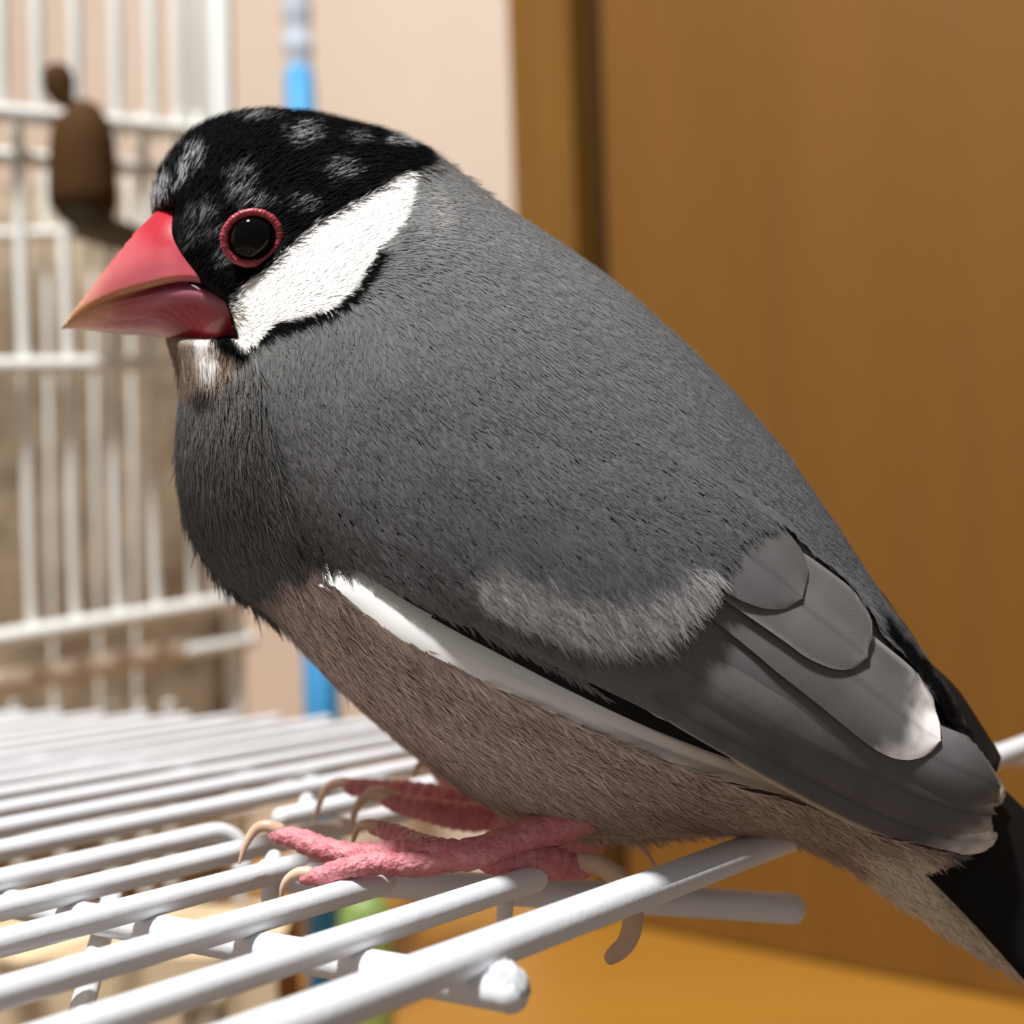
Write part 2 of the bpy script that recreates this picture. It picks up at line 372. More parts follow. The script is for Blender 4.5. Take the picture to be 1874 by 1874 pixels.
#BIRD
# ------------------------------------------------------------------ the bird: body inflated from its side profile
D = 16.6                                                    # distance of the bird's middle plane, cm
K = D/FPX                                                   # cm per px in that plane
def closed(P, n): P = np.asarray(P, float); return spline(np.vstack([P, P[:1]]), n)[:-1]
OUT = closed([(281, 380), (287, 345), (302, 308), (330, 268), (368, 238), (412, 218), (465, 209), (525, 209), (580, 214), (640, 228), (700, 243), (750, 261),
    (795, 284), (835, 316), (875, 349), (915, 379), (960, 409), (1010, 441), (1060, 475), (1110, 511), (1160, 551), (1210, 596), (1260, 642), (1310, 692),
    (1360, 746), (1400, 792), (1440, 843), (1480, 900), (1530, 972), (1580, 1050), (1630, 1122), (1680, 1192), (1730, 1266), (1765, 1330), (1778, 1400),
    (1752, 1480), (1765, 1560), (1815, 1640), (1890, 1720), (1970, 1800), (2020, 1850), (1985, 1850), (1900, 1802), (1820, 1755), (1740, 1710), (1660, 1660), (1580, 1605), (1500, 1555), (1420, 1522), (1330, 1512), (1220, 1512),
    (1110, 1520), (1010, 1508), (920, 1478), (845, 1435), (780, 1388), (720, 1338), (660, 1287), (600, 1230), (548, 1172), (502, 1122), (450, 1084),
    (400, 1040), (365, 990), (342, 930), (331, 860), (332, 790), (340, 730), (342, 698), (326, 664), (308, 628), (312, 600), (330, 575), (338, 540), (318, 505), (296, 470), (286, 425)], 420)
GS = 5.0; U0, V0 = 230.0, 150.0; NU, NV = 376, 356
gu, gv = np.meshgrid(U0+GS*np.arange(NU), V0+GS*np.arange(NV))
def poisson(mask, gs, it=500):
    """solve laplace(phi) = -1 inside mask, coarse to fine"""
    def relax(phi, m, g, n):
        for _ in range(n):
            s = np.zeros_like(phi)
            s[1:-1, 1:-1] = 0.25*(phi[2:, 1:-1]+phi[:-2, 1:-1]+phi[1:-1, 2:]+phi[1:-1, :-2]+g*g)
            phi = np.where(m, s, 0)
        return phi
    phi = None
    for lv in (16, 8, 4, 2, 1):
        m = mask[::lv, ::lv]; 
        if phi is None: phi = np.zeros(m.shape)
        else:
            phi = np.repeat(np.repeat(phi, 2, 0), 2, 1)[:m.shape[0], :m.shape[1]]
            phi = np.pad(phi, ((0, m.shape[0]-phi.shape[0]), (0, m.shape[1]-phi.shape[1])))
        phi = relax(phi, m, gs*lv, 400 if lv > 2 else 120)
    return phi
msk = inside(OUT, gu, gv)
phi = poisson(msk, GS)
H = 2*np.sqrt(np.maximum(phi, 0))
dd = pdist(OUT[::2], gu, gv, True)
H = np.where(msk, H, 0)
head_w = sstep(760, 430, gu+0.55*(gv-420))                 # fluffed head and neck a little narrower than the trunk
H = H*(0.70-0.10*head_w)*K                                 # half thickness in cm
def smooth(a, n):
    for _ in range(n):
        b = a.copy(); b[1:-1, 1:-1] = 0.25*a[1:-1, 1:-1]+0.125*(a[2:, 1:-1]+a[:-2, 1:-1]+a[1:-1, 2:]+a[1:-1, :-2])+0.0625*(a[2:, 2:]+a[2:, :-2]+a[:-2, 2:]+a[:-2, :-2]); a = b
    return a
# --- beak outline and thickness
GAPE = spline([(111, 601), (155, 568), (207, 544), (262, 528), (305, 517), (345, 513), (380, 520), (440, 540)], 40)
cul = spline([(111, 603), (130, 574), (160, 534), (195, 488), (230, 445), (268, 402), (300, 378), (340, 372), (400, 400)], 40)
bot_ = spline([(111, 603), (128, 600), (151, 602), (207, 609), (271, 614), (339, 619), (400, 617), (450, 600)], 40)
bin_ = spline([(111, 603), (128, 600), (151, 602), (207, 609), (271, 614), (305, 622), (345, 650), (400, 685), (450, 705)], 40)
BK = np.vstack([cul, [(560, 400), (600, 480), (580, 640)], bin_[::-1]])
gs = 2.5; u2, v2 = np.meshgrid(np.arange(90, 620, gs), np.arange(350, 720, gs)); mk = inside(BK, u2, v2)
hb_ = 2*np.sqrt(np.maximum(poisson(mk, gs), 0))*0.90*K
def hbeak(u, v):
    x = np.clip((u-90)/gs, 0, u2.shape[1]-1.001); y = np.clip((v-350)/gs, 0, u2.shape[0]-1.001); i, j = x.astype(int), y.astype(int); a, b = x-i, y-j
    return (hb_[j, i]*(1-a)+hb_[j, i+1]*a)*(1-b)+(hb_[j+1, i]*(1-a)+hb_[j+1, i+1]*a)*b
DBK = D
up_base = spline([(322, 360), (314, 420), (326, 455), (350, 489), (376, 520)], 20)
lo_base = spline([(372, 514), (400, 534), (414, 556), (422, 585), (432, 622)], 20)
P_up = np.vstack([spline(cul[:31], 40), up_base[1:], GAPE[:31][::-1]+np.array([0, 2.0])])
cut = [p for p in bot_ if p[0] < 425]
P_lo = np.vstack([GAPE[2:32], lo_base, np.array(cut)[::-1]])
_s = (D-H)/D; _pu, _pv = C0+(gu-C0)/_s, C0+(gv-C0)/_s     # the face gives way to the beak
_m = sstep(-5, 9, np.maximum(sdf(P_up, _pu, _pv), sdf(P_lo, _pu, _pv)))
H = H*(1-_m)+np.minimum(H, np.maximum(hbeak(gu, gv)-0.10, 0))*_m
H = smooth(H, 1)
Hs = smooth(H, 60)
Hy, Hx = np.gradient(H, GS*K); Hy = -Hy
Hsy, Hsx = np.gradient(Hs, GS*K); Hsy = -Hsy
def samp(A, u, v):
    x = np.clip((u-U0)/GS, 0, NU-1.001); y = np.clip((v-V0)/GS, 0, NV-1.001)
    i, j = x.astype(int), y.astype(int); a, b = x-i, y-j
    return (A[j, i]*(1-a)+A[j, i+1]*a)*(1-b)+(A[j+1, i]*(1-a)+A[j+1, i+1]*a)*b
def base3(u, v, side=-1, lift=0.0, field=None):
    """medial-plane px (u,v) -> point and outward normal on the body surface"""
    u = np.asarray(u, float); v = np.asarray(v, float)
    A, X, Y = (H, Hx, Hy) if field is None else field
    h = samp(A, u, v); gx = np.clip(samp(X, u, v), -4, 4); gy = np.clip(samp(Y, u, v), -4, 4)
    P = np.stack([(u-C0)*K, (C0-v)*K, D+side*h], -1)
    n = np.stack([-gx, -gy, np.full_like(gx, side)], -1); n /= np.linalg.norm(n, axis=-1, keepdims=True)
    return P+n*np.asarray(lift)[..., None], n
def proj(P): return C0+P[..., 0]/P[..., 2]*FPX, C0-P[..., 1]/P[..., 2]*FPX
def photo3(u, v, lift=0.0, soft=False):
    """photo px -> point on the near side of the body"""
    u = np.asarray(u, float); v = np.asarray(v, float); bu, bv = u.copy(), v.copy()
    A = Hs if soft else H
    for _ in range(12):
        s = (D-samp(A, bu, bv))/D; bu = 0.4*bu+0.6*(C0+(u-C0)*s); bv = 0.4*bv+0.6*(C0+(v-C0)*s)
    return base3(bu, bv, -1, lift, (Hs, Hsx, Hsy) if soft else None)

# --- plumage colours as a function of place on the near side (photo px)
P_cap = closed([(255, 395), (280, 335), (330, 255), (400, 200), (480, 190), (570, 190), (680, 225), (770, 262), (790, 290), (752, 314), (712, 335), (650, 372), (585, 408),
    (535, 450), (500, 488), (462, 512), (428, 535), (424, 560), (434, 602), (440, 640), (412, 640), (385, 600), (330, 560), (270, 440)], 160)
P_cheek = closed([(426, 548), (436, 528), (470, 508), (515, 468), (560, 424), (620, 388), (680, 355), (722, 326), (750, 316), (748, 350), (738, 392), (708, 436), (676, 470), (656, 508), (628, 542),
    (580, 566), (530, 580), (485, 603), (446, 634), (434, 616)], 120)
L_under = spline([(438, 646), (470, 622), (520, 596), (580, 576), (632, 552), (662, 515), (690, 474)], 40)
P_belly = closed([(500, 1040), (560, 1030), (640, 1060), (760, 1130), (900, 1210), (1100, 1310), (1300, 1390), (1500, 1440), (1700, 1540), (1760, 1600), (2050, 1880), (1900, 1860), (1600, 1640), (1400, 1560), (1000, 1540),
    (800, 1420), (600, 1260), (500, 1140), (470, 1090)], 160)
P_under = closed([(1560, 1560), (1680, 1560), (1770, 1640), (1874, 1740), (2050, 1890), (1870, 1830), (1700, 1720), (1600, 1650)], 80)
P_rump = closed([(1600, 1105), (1640, 1140), (1720, 1235), (1800, 1370), (1830, 1480), (1980, 1720), (1900, 1720), (1740, 1500), (1690, 1290), (1640, 1200)], 80)
P_throat = closed([(285, 590), (415, 590), (440, 640), (400, 690), (350, 715), (320, 690), (300, 640)], 60)
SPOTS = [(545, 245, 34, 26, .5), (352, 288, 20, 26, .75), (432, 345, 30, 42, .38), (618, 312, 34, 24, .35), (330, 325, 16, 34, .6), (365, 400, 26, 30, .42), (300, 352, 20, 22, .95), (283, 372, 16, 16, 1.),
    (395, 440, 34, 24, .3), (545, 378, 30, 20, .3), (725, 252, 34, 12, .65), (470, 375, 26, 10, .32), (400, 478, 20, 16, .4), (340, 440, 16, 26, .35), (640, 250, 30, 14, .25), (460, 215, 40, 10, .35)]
c_grey, c_blue, c_dark = lin((126, 125, 123)), lin((113, 113, 114)), lin((90, 89, 88))
c_black, c_white, c_belly, c_beige = lin((9, 9, 10)), lin((254, 250, 243)), lin((194, 174, 163)), lin((252, 240, 220))
def mixc(a, b, m): return a+(b-a)*m[..., None]
def plumage(u, v, jit=None, streak=None):
    n1 = vnoise(u, v, 9)-.5; n2 = vnoise(u+900, v, 40)-.5; n3 = vnoise(u, v+700, 120)-.5
    c = np.broadcast_to(c_grey, u.shape+(3,)).copy()
    m = sstep(500, 1150, v*0.8+u*0.35)                       # back shades into the bluer, darker wing
    c = mixc(c, c_blue, m)
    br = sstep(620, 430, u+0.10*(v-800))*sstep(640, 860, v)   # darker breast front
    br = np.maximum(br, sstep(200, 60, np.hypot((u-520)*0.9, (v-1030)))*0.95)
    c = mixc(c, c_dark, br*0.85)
    c = mixc(c, lin((176, 172, 170)), 0.75*sstep(1, 0, np.hypot((u-790)/52, (v-392)/80))*(0.6+n1))
    bl = sstep(-16, 26, sdf(P_belly, u, v)+26*n1+16*n2)
    c = mixc(c, c_belly, bl)
    c = mixc(c, lin((162, 143, 132)), bl*sstep(.05, .3, n2)*0.45)
    un = sstep(-24, 30, sdf(P_under, u, v)+30*n1); c = mixc(c, c_beige, un*0.85)
    ru = sstep(-10, 10, sdf(P_rump, u, v)+14*n1); c = mixc(c, c_black*1.4, ru)
    th_ = sstep(-8, 10, sdf(P_throat, u, v)+10*n1); c = mixc(c, lin((150, 132, 118)), th_)
    c = mixc(c, lin((238, 232, 226)), th_*sstep(30, 12, np.hypot((u-378)*1.1, (v-640)*0.55)))
    c = mixc(c, c_black*1.5, sstep(28, 10, np.hypot(u-366, (v-702)*.8)+10*n1)*0.8)
    ul = sstep(15, 5, pdist(L_under, u, v)+6*n1); c = mixc(c, c_black, ul)
    ca = sstep(-6, 6, sdf(P_cap, u, v)+10*n1); c = mixc(c, c_black, ca)
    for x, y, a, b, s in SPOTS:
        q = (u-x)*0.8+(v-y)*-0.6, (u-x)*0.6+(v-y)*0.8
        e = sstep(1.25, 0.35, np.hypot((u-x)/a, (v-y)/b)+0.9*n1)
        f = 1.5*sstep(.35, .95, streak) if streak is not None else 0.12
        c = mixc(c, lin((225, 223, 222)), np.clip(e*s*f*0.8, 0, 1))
    ch = sstep(-5, 4, sdf(P_cheek, u, v)+7*n1); c = mixc(c, c_white, ch)
    c = mixc(c, c_white, 0.0*ch)
    g = 1+0.07*n2+0.10*n3
    if jit is not None: g = g*jit
    return np.clip(c*g[..., None], 0, 1)

# --- wing sheet
L_low = spline([(545, 958), (600, 1006), (650, 1031), (740, 1070), (850, 1118), (980, 1180), (1080, 1230), (1172, 1275), (1260, 1322), (1330, 1362), (1400, 1402), (1470, 1440), (1560, 1476), (1650, 1506), (1735, 1538)], 60)
P_wing = np.vstack([L_low, spline([(1735, 1538), (1766, 1528), (1770, 1490), (1778, 1450), (1765, 1400), (1735, 1345), (1690, 1270), (1640, 1195), (1560, 1095), (1480, 1003), (1400, 925), (1290, 850), (1150, 790),
    (1000, 750), (850, 735), (720, 760), (610, 830), (552, 900), (545, 958)], 80)[1:-1]])
L_up = P_wing[59+14:]
def wing_off(u, v):
    s = sdf(P_wing, u, v); dl = pdist(L_low, u, v); du = pdist(L_up, u, v)
    o = -0.06+0.10*sstep(0, 140, du)+0.26*sstep(330, 10, dl)*sstep(600, 1000, u)*sstep(0, 90, du)
    return np.where(s > -3, o, -0.06)
def grid_patch(poly, gs):
    """quad grid clipped to a polygon, rim vertices snapped onto it"""
    x0, y0 = poly.min(0)-gs; x1, y1 = poly.max(0)+gs
    a, b = np.meshgrid(np.arange(x0, x1+gs, gs), np.arange(y0, y1+gs, gs)); ins = inside(poly, a, b)
    cell = ins[:-1, :-1] | ins[1:, :-1] | ins[:-1, 1:] | ins[1:, 1:]
    use = np.zeros_like(ins); use[:-1, :-1] |= cell; use[1:, :-1] |= cell; use[:-1, 1:] |= cell; use[1:, 1:] |= cell
    d, nx, ny = pdist(poly, a, b, True, True)
    out = use & ~ins; a = np.where(out, nx, a); b = np.where(out, ny, b)
    idx = -np.ones(ins.shape, int); idx[use] = np.arange(use.sum())
    F = np.stack([idx[:-1, :-1][cell], idx[1:, :-1][cell], idx[1:, 1:][cell], idx[:-1, 1:][cell]], -1)
    return a[use], b[use], out[use], F

bird = empty('bird', on_grid(800, 1560, 0.2))
tag(bird, 'plump grey finch with black cap, white cheek and red beak perched on white wires', 'bird')
M_body = mat('down', (0, 0, 0), 0.9, 0.1, attr=True, bump=(2500, 0.25))
M_fluff = mat('plumage', (0, 0, 0), 0.9, 0.05, attr=True)
M_feather = feather_mat('flight_feather', 0.8, 0.10)
# body mesh: near and far halves share the rim
bu, bv, rim, Fq = grid_patch(OUT, 6.0)
Pn, Nn = base3(bu, bv, -1); Pf, Nf = base3(bu, bv, 1)
Pn[rim, 2] = D; Pf[rim, 2] = D
fi = np.where(rim, np.arange(len(bu)), len(bu)+np.arange(len(bu)))
V = np.vstack([Pn, Pf]); F = np.vstack([Fq, fi[Fq][:, ::-1]])
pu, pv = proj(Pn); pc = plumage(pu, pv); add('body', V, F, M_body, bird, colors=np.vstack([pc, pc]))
# wing
wu, wv, wr, Fw = grid_patch(P_wing, 7.0)
wo = wing_off(wu, wv); Pw, Nw = photo3(wu, wv, wo)
wc_ = plumage(wu, wv); far_ = sstep(-20, 20, pdist(L_low, wu, wv)*0)*0
wing = add('wing', Pw, Fw, M_body, bird, colors=wc_)
so = wing.modifiers.new('thickness', 'SOLIDIFY'); so.thickness = 0.0012; so.offset = -1

FH = np.full((240, 240), -1.0)                               # lift of the topmost feather per 8 px cell
# feathers: shaft polyline (photo px), half widths on the two sides, lift above the body, colours
def feather(name, shaft, wl, wr_, lift, cfun, parent, nl=60, nw=17, m=None, camber=0.02, tipround=0.35, soft=False, on_wing=True, tilt=0.0):
    t = 1-(1-np.linspace(0, 1, nl))**1.7; S = spline(shaft, 600)[np.round(t*599).astype(int)]
    T = np.gradient(spline(shaft, 600), axis=0)[np.round(t*599).astype(int)]; T /= np.linalg.norm(T, axis=1)[:, None]
    N = np.stack([T[:, 1], -T[:, 0]], -1)                     # to the left (up) of the direction of travel in the photo
    prof = np.interp(t, [0, .12, .5, .8, 1], [.55, .8, 1, .98, .9])*np.sqrt(np.clip(1-(np.clip(t-(1-tipround), 0, 1)/tipround)**2.5, 0, 1))
    prof[-1] = 0.03
    s = np.linspace(-1, 1, nw)
    wd_ = np.where(s < 0, -wl, wr_)
    X = S[:, None, :]+N[:, None, :]*(prof[:, None]*(-np.abs(s)*np.sign(s)*np.where(s < 0, wl, wr_))[None, :])[..., None]
    u, v = X[..., 0], X[..., 1]
    lf = np.interp(t, np.linspace(0, 1, len(lift)), lift)[:, None]+camber*(1-s[None, :]**2)+tilt*s[None, :]*sstep(1.0, 0.35, t)[:, None]
    lf = lf+(np.maximum(wing_off(u, v), -0.02) if on_wing else 0)
    P, _ = photo3(u.ravel(), v.ravel(), np.broadcast_to(lf, u.shape).ravel(), soft)
    ix = np.clip((u/8).astype(int), 1, 238); iy = np.clip((v/8).astype(int), 1, 238); lq = np.broadcast_to(lf, u.shape)
    for ox in (-1, 0, 1):
        for oy in (-1, 0, 1): np.maximum.at(FH, (iy+oy, ix+ox), lq)
    F = [(i*nw+j, i*nw+j+1, (i+1)*nw+j+1, (i+1)*nw+j) for i in range(nl-1) for j in range(nw-1)]
    tt, ss = np.meshgrid(t, s, indexing='ij')
    c = cfun(tt.ravel(), ss.ravel(), u.ravel(), v.ravel())
    L = np.linalg.norm(np.diff(S, axis=0), axis=1).sum()
    uv = np.stack([ss.ravel()*max(wl, wr_)/100, tt.ravel()*L/100], -1)
    return add(name, P, F, m or M_feather, parent, colors=c, uvs=uv, root=bird)
def fcol(base, tip, t0, edge=None, ew=0.9, edge_side=0, noise=0.1, tipside=0):
    base, tip = lin(base), lin(tip)
    def f(t, s, u, v):
        n = vnoise(u, v, 14)-.5
        m = sstep(t0, t0+(1-t0)*0.7, t+0.05*n+0.05*(np.abs(s)**2)-0.03+tipside*s)
        c = mixc(np.broadcast_to(base, t.shape+(3,)).copy(), tip, m*0.95)
        if edge is not None:
            e = sstep(ew, 1.0, np.abs(s) if edge_side == 0 else s*edge_side); c = mixc(c, lin(edge), e)
        c = mixc(c, c*0.6, sstep(0.05, 0.0, np.abs(s))*0.5)
        return np.clip(c*(1+noise*(vnoise(u, v, 50)-.5)*2+0.1*n)[..., None], 0, 1)
    return f
G1, G2, G3 = (112, 109, 108), (114, 111, 109), (108, 106, 106)
PALE = (224, 216, 214)
# dark outer primaries under the wing edge, then the white edged ones lower down
feather('flight_feather', [(800, 1112), (900, 1156), (980, 1196), (1172, 1293), (1300, 1358), (1420, 1416)], 26, 24, [0.10, 0.14, 0.14, 0.13, 0.11, 0.08], fcol((16, 15, 15), (34, 30, 28), 0.9), wing, tipround=0.35, on_wing=False)
def streak_c(t, s, u, v):
    n = vnoise(u*0.5+v*0.8, v*0.9-u*0.5, 7)
    c = mixc(np.broadcast_to(lin((250, 247, 242)), t.shape+(3,)).copy(), lin((186, 166, 146)), sstep(0.45, 0.95, t))
    g = sstep(0.25, 0.5, t)*sstep(0.5, 0.75, vnoise(s*2.6+9, t*3, 1.0))*0.6
    return mixc(c, lin((120, 112, 106)), g)
feather('flight_feather', [(594, 1039), (650, 1058), (740, 1116), (860, 1178), (980, 1236), (1172, 1326), (1340, 1392), (1500, 1442), (1620, 1486)], 27, 27, [0.10, 0.18, 0.18, 0.15, 0.13, 0.09, 0.06], streak_c, wing, tipround=0.62, on_wing=False, tilt=0.10, camber=0.03, nw=17, nl=60)
# long flight feathers with pale tips
feather('flight_feather', [(1080, 1190), (1250, 1290), (1420, 1376), (1580, 1452), (1715, 1510), (1780, 1522)], 40, 32, [-0.05, -0.01, 0.03, 0.04, 0.05, 0.06], fcol(G3, (252, 247, 244), 0.82, (214, 198, 180), 0.72, 1), wing, tipround=0.10)
feather('flight_feather', [(1150, 1150), (1320, 1262), (1480, 1350), (1620, 1420), (1730, 1468), (1786, 1470)], 52, 44, [-0.05, 0.0, 0.04, 0.06, 0.07, 0.07], fcol(G1, (196, 188, 184), 0.88), wing, tipround=0.14)
feather('flight_feather', [(1240, 1120), (1420, 1230), (1560, 1312), (1680, 1382), (1782, 1432)], 58, 60, [-0.05, 0.01, 0.06, 0.08, 0.09], fcol(G3, (124, 120, 118), 0.93), wing, tipround=0.14)
# tertials
feather('tertial_feather', [(1180, 985), (1360, 1100), (1490, 1200), (1600, 1290), (1684, 1352)], 88, 74, [-0.07, 0.02, 0.08, 0.11, 0.12], fcol(G1, (250, 240, 236), 0.84, (176, 170, 168), 0.90, -1), wing, tipround=0.18)
feather('tertial_feather', [(1120, 900), (1290, 1000), (1420, 1092), (1510, 1162), (1564, 1206)], 84, 70, [-0.07, 0.03, 0.10, 0.14, 0.15], fcol(G2, (128, 124, 122), 0.92, (142, 138, 136), 0.93), wing, tipround=0.22)
feather('tertial_feather', [(1040, 820), (1180, 900), (1300, 985), (1390, 1050), (1446, 1100)], 80, 76, [-0.08, 0.03, 0.11, 0.15, 0.16], fcol((106, 104, 103), (112, 110, 109), 0.95), wing, tipround=0.25)
# greater coverts with pale tips
tips = [(915, 1092), (985, 1128), (1052, 1150), (1120, 1164), (1182, 1156), (1238, 1138), (1280, 1112), (1300, 1080)]
for k, (x, y) in enumerate(tips):
    L = 330; a = math.radians(40-1.0*k); dx, dy = math.cos(a), math.sin(a)
    bend = 26
    sh = [(x-dx*L, y-dy*L), (x-dx*L*0.55+6, y-dy*L*0.55-bend*0.5), (x-dx*L*0.2+5, y-dy*L*0.2-8), (x, y)]
    pale = [(150, 148, 146), (168, 166, 164), (190, 189, 188), (206, 205, 204), (202, 200, 199), (190, 187, 184), (184, 180, 177), (174, 171, 168)][k]
    feather('covert_feather', sh, 46, 42, [-0.10, 0.02, 0.09+0.004*k, 0.10+0.006*k], fcol((104, 103, 103), pale, 0.66), wing, nl=40, nw=13, tipround=0.4)
# lesser coverts along the front edge of the wing
for k, (x, y) in enumerate([(716, 1050), (778, 1078), (846, 1102)]):
    sh = [(x-190, y-140), (x-110, y-88), (x-50, y-36), (x, y)]
    feather('covert_feather', sh, 46, 34, [-0.08, 0.0, 0.02, 0.03], fcol((98, 97, 97), (104, 103, 102), 0.8, (116, 100, 78), 0.75, 1), wing, nl=34, nw=13, tipround=0.45)

# tail: long black feathers that run out of the frame, rump feathers and the tip of the far wing
M_tail = feather_mat('tail_black', 0.6, 0.3)
def tail_feather(shaft, w, z0, name='tail_feather', colr=(14, 13, 14), tip=(20, 18, 18), nl=30, nw=7, edge=None):
    S = spline(shaft, nl); T = np.gradient(S, axis=0); T /= np.linalg.norm(T, axis=1)[:, None]; N = np.stack([T[:, 1], -T[:, 0]], -1)
    t = np.linspace(0, 1, nl); prof = np.sqrt(np.clip(1-(np.clip(t-.85, 0, 1)/.15)**2.5, 0, 1)); prof[-1] = .05
    if name != 'tail_feather': prof = prof*sstep(-0.05, 0.45, t)
    s = np.linspace(-1, 1, nw); X = S[:, None]+N[:, None]*(prof[:, None]*s[None]*w)[..., None]
    z = z0+0.10*(s[None]**2)+(0.30 if name == 'tail_feather' else 0)*s[None]+0*prof[:, None]
    P = ray(X[..., 0], X[..., 1])*z[..., None]
    F = [(i*nw+j, i*nw+j+1, (i+1)*nw+j+1, (i+1)*nw+j) for i in range(nl-1) for j in range(nw-1)]
    tt, ss = np.meshgrid(t, s, indexing='ij'); c = fcol(colr, tip, 0.85, edge)(tt.ravel(), ss.ravel(), X[..., 0].ravel(), X[..., 1].ravel())
    o = add(name, P.reshape(-1, 3), F, M_tail, bird, colors=c, uvs=np.stack([ss.ravel()*w/100, tt.ravel()*8], -1))
    so = o.modifiers.new('thickness', 'SOLIDIFY'); so.thickness = 0.0004
    return o
for k, (dy, zz) in enumerate([(0, -0.62), (-14, -0.5), (-28, -0.36), (-40, -0.2), (-46, 0.0), (-46, 0.2), (-40, 0.4)]):
    tail_feather([(1600+k*4, 1410+dy), (1720, 1500+dy*1.1), (1860, 1640+dy*1.2), (2000, 1800+dy*1.3), (2130, 1960+dy*1.4)], 92-3*k, D+zz)
for k, (x, y, w) in enumerate([(1680, 1235, 26), (1715, 1285, 26), (1745, 1330, 24), (1770, 1375, 22), (1818, 1412, 26)]):
    tail_feather([(x-150, y-225), (x-80, y-120), (x-30, y-42), (x, y)], w, D-0.30+0.10*k, 'rump_feather', (30, 27, 25), (64, 54, 46), 16, 5)
tail_feather([(1700, 1300), (1765, 1378), (1800, 1425), (1826, 1470)], 20, D-0.42, 'wing_tip_feather', (120, 108, 96), (240, 230, 214), 24, 5)

# ------------------------------------------------------------------ eye
eye = empty('eye', (0, 0, 0)); bpy.data.objects.remove(eye)
Pe, Ne = photo3(np.array([463.]), np.array([437.]), 0.0, False); Pe, Ne = Pe[0], Ne[0]
vw = Pe/np.linalg.norm(Pe); ax = -vw*0.9+Ne*0.1; ax /= np.linalg.norm(ax)
ex = np.cross(ax, np.array([0, 1., 0])); ex /= np.linalg.norm(ex)
if ex[0] < 0: ex = -ex
ey = np.cross(ex, ax); ey *= np.sign(ey[1])
se = Pe[2]/FPX
ca_, sa_ = math.cos(math.radians(25)), math.sin(math.radians(25))
e1, e2 = ca_*ex+sa_*ey, -sa_*ex+ca_*ey
th, ph = np.meshgrid(np.linspace(0, 2*np.pi, 40, endpoint=False), np.linspace(0.02, np.pi-0.02, 22))
Re = 46*se; ec = Pe+ax*0.08
V = ec+(Re*np.sin(ph)*np.cos(th))[..., None]*e1*1.06+(Re*np.sin(ph)*np.sin(th))[..., None]*e2*0.98+(Re*0.95*np.cos(ph))[..., None]*ax
F = [(i*40+j, i*40+(j+1) % 40, (i+1)*40+(j+1) % 40, (i+1)*40+j) for i in range(21) for j in range(40)]+[tuple(range(40))[::-1], tuple(21*40+j for j in range(40))]
M_eye = mat('eye_dark', (6, 4, 4), 0.06, 0.22)
eye = tag(add('eye', V.reshape(-1, 3), F, M_eye, bird), 'glossy black eye')
nr, ns = 144, 12; V = []
for i in range(nr):
    a = 2*math.pi*i/nr; bead = 1+0.07*math.cos(44*a)+0.05*math.sin(17*a+1)
    for j in range(ns):
        b = 2*math.pi*j/ns; R1, R2 = 50.5*se, 44.5*se; rr = 7.6*se*bead
        V.append(ec+ax*(Re*0.42+math.sin(b)*rr*1.1)+e1*math.cos(a)*(R1+math.cos(b)*rr)+e2*math.sin(a)*(R2+math.cos(b)*rr))
F = [(i*ns+j, i*ns+(j+1) % ns, ((i+1) % nr)*ns+(j+1) % ns, ((i+1) % nr)*ns+j) for i in range(nr) for j in range(ns)]
tag(add('eye_ring', np.array(V), F, mat('eye_ring_red', (150, 44, 58), 0.4, 0.5, noise=(1200, (178, 74, 82), 0.2)), eye, root=bird), 'beaded red eye ring')

# ------------------------------------------------------------------ beak
def beak_col(u, v, lower):
    t = np.clip((u-111)/(330-111), 0, 1); dg = pdist(GAPE, u, v); n = vnoise(u, v, 22)-.5
    if lower:
        c = mixc(np.broadcast_to(lin((214, 150, 118)), u.shape+(3,)).copy(), lin((170, 56, 66)), sstep(0.12, 0.75, t+.1*n))
        c = mixc(c, lin((148, 30, 40)), sstep(10, 70, dg-10)*sstep(.3, .9, t)*.8)
        c = mixc(c, lin((196, 130, 150)), 0.55*sstep(26, 4, np.abs(dg-24))*sstep(.45, .9, t))  # mauve sheen below the gape, painted into the colour
        c = mixc(c, lin((226, 176, 126)), sstep(9, 1, dg)*sstep(.8, .2, t))
    else:
        c = mixc(np.broadcast_to(lin((226, 172, 142)), u.shape+(3,)).copy(), lin((214, 104, 112)), sstep(0.05, 0.45, t+.1*n))
        c = mixc(c, lin((186, 28, 46)), sstep(15, 115, dg+30*n+60*(t-.8))*sstep(.25, .9, t))
        c = mixc(c, lin((198, 138, 82)), sstep(15, 3, dg)*0.8*sstep(1.05, 0.8, t))
        c = mixc(c, lin((196, 60, 74)), sstep(.92, 1.1, t)*0.6)
    return np.clip(c, 0, 1)
M_beak = mat('beak', (0, 0, 0), 0.26, 0.5, attr=True, coat=0.25, sss=0.12, bump=(300, 0.05))
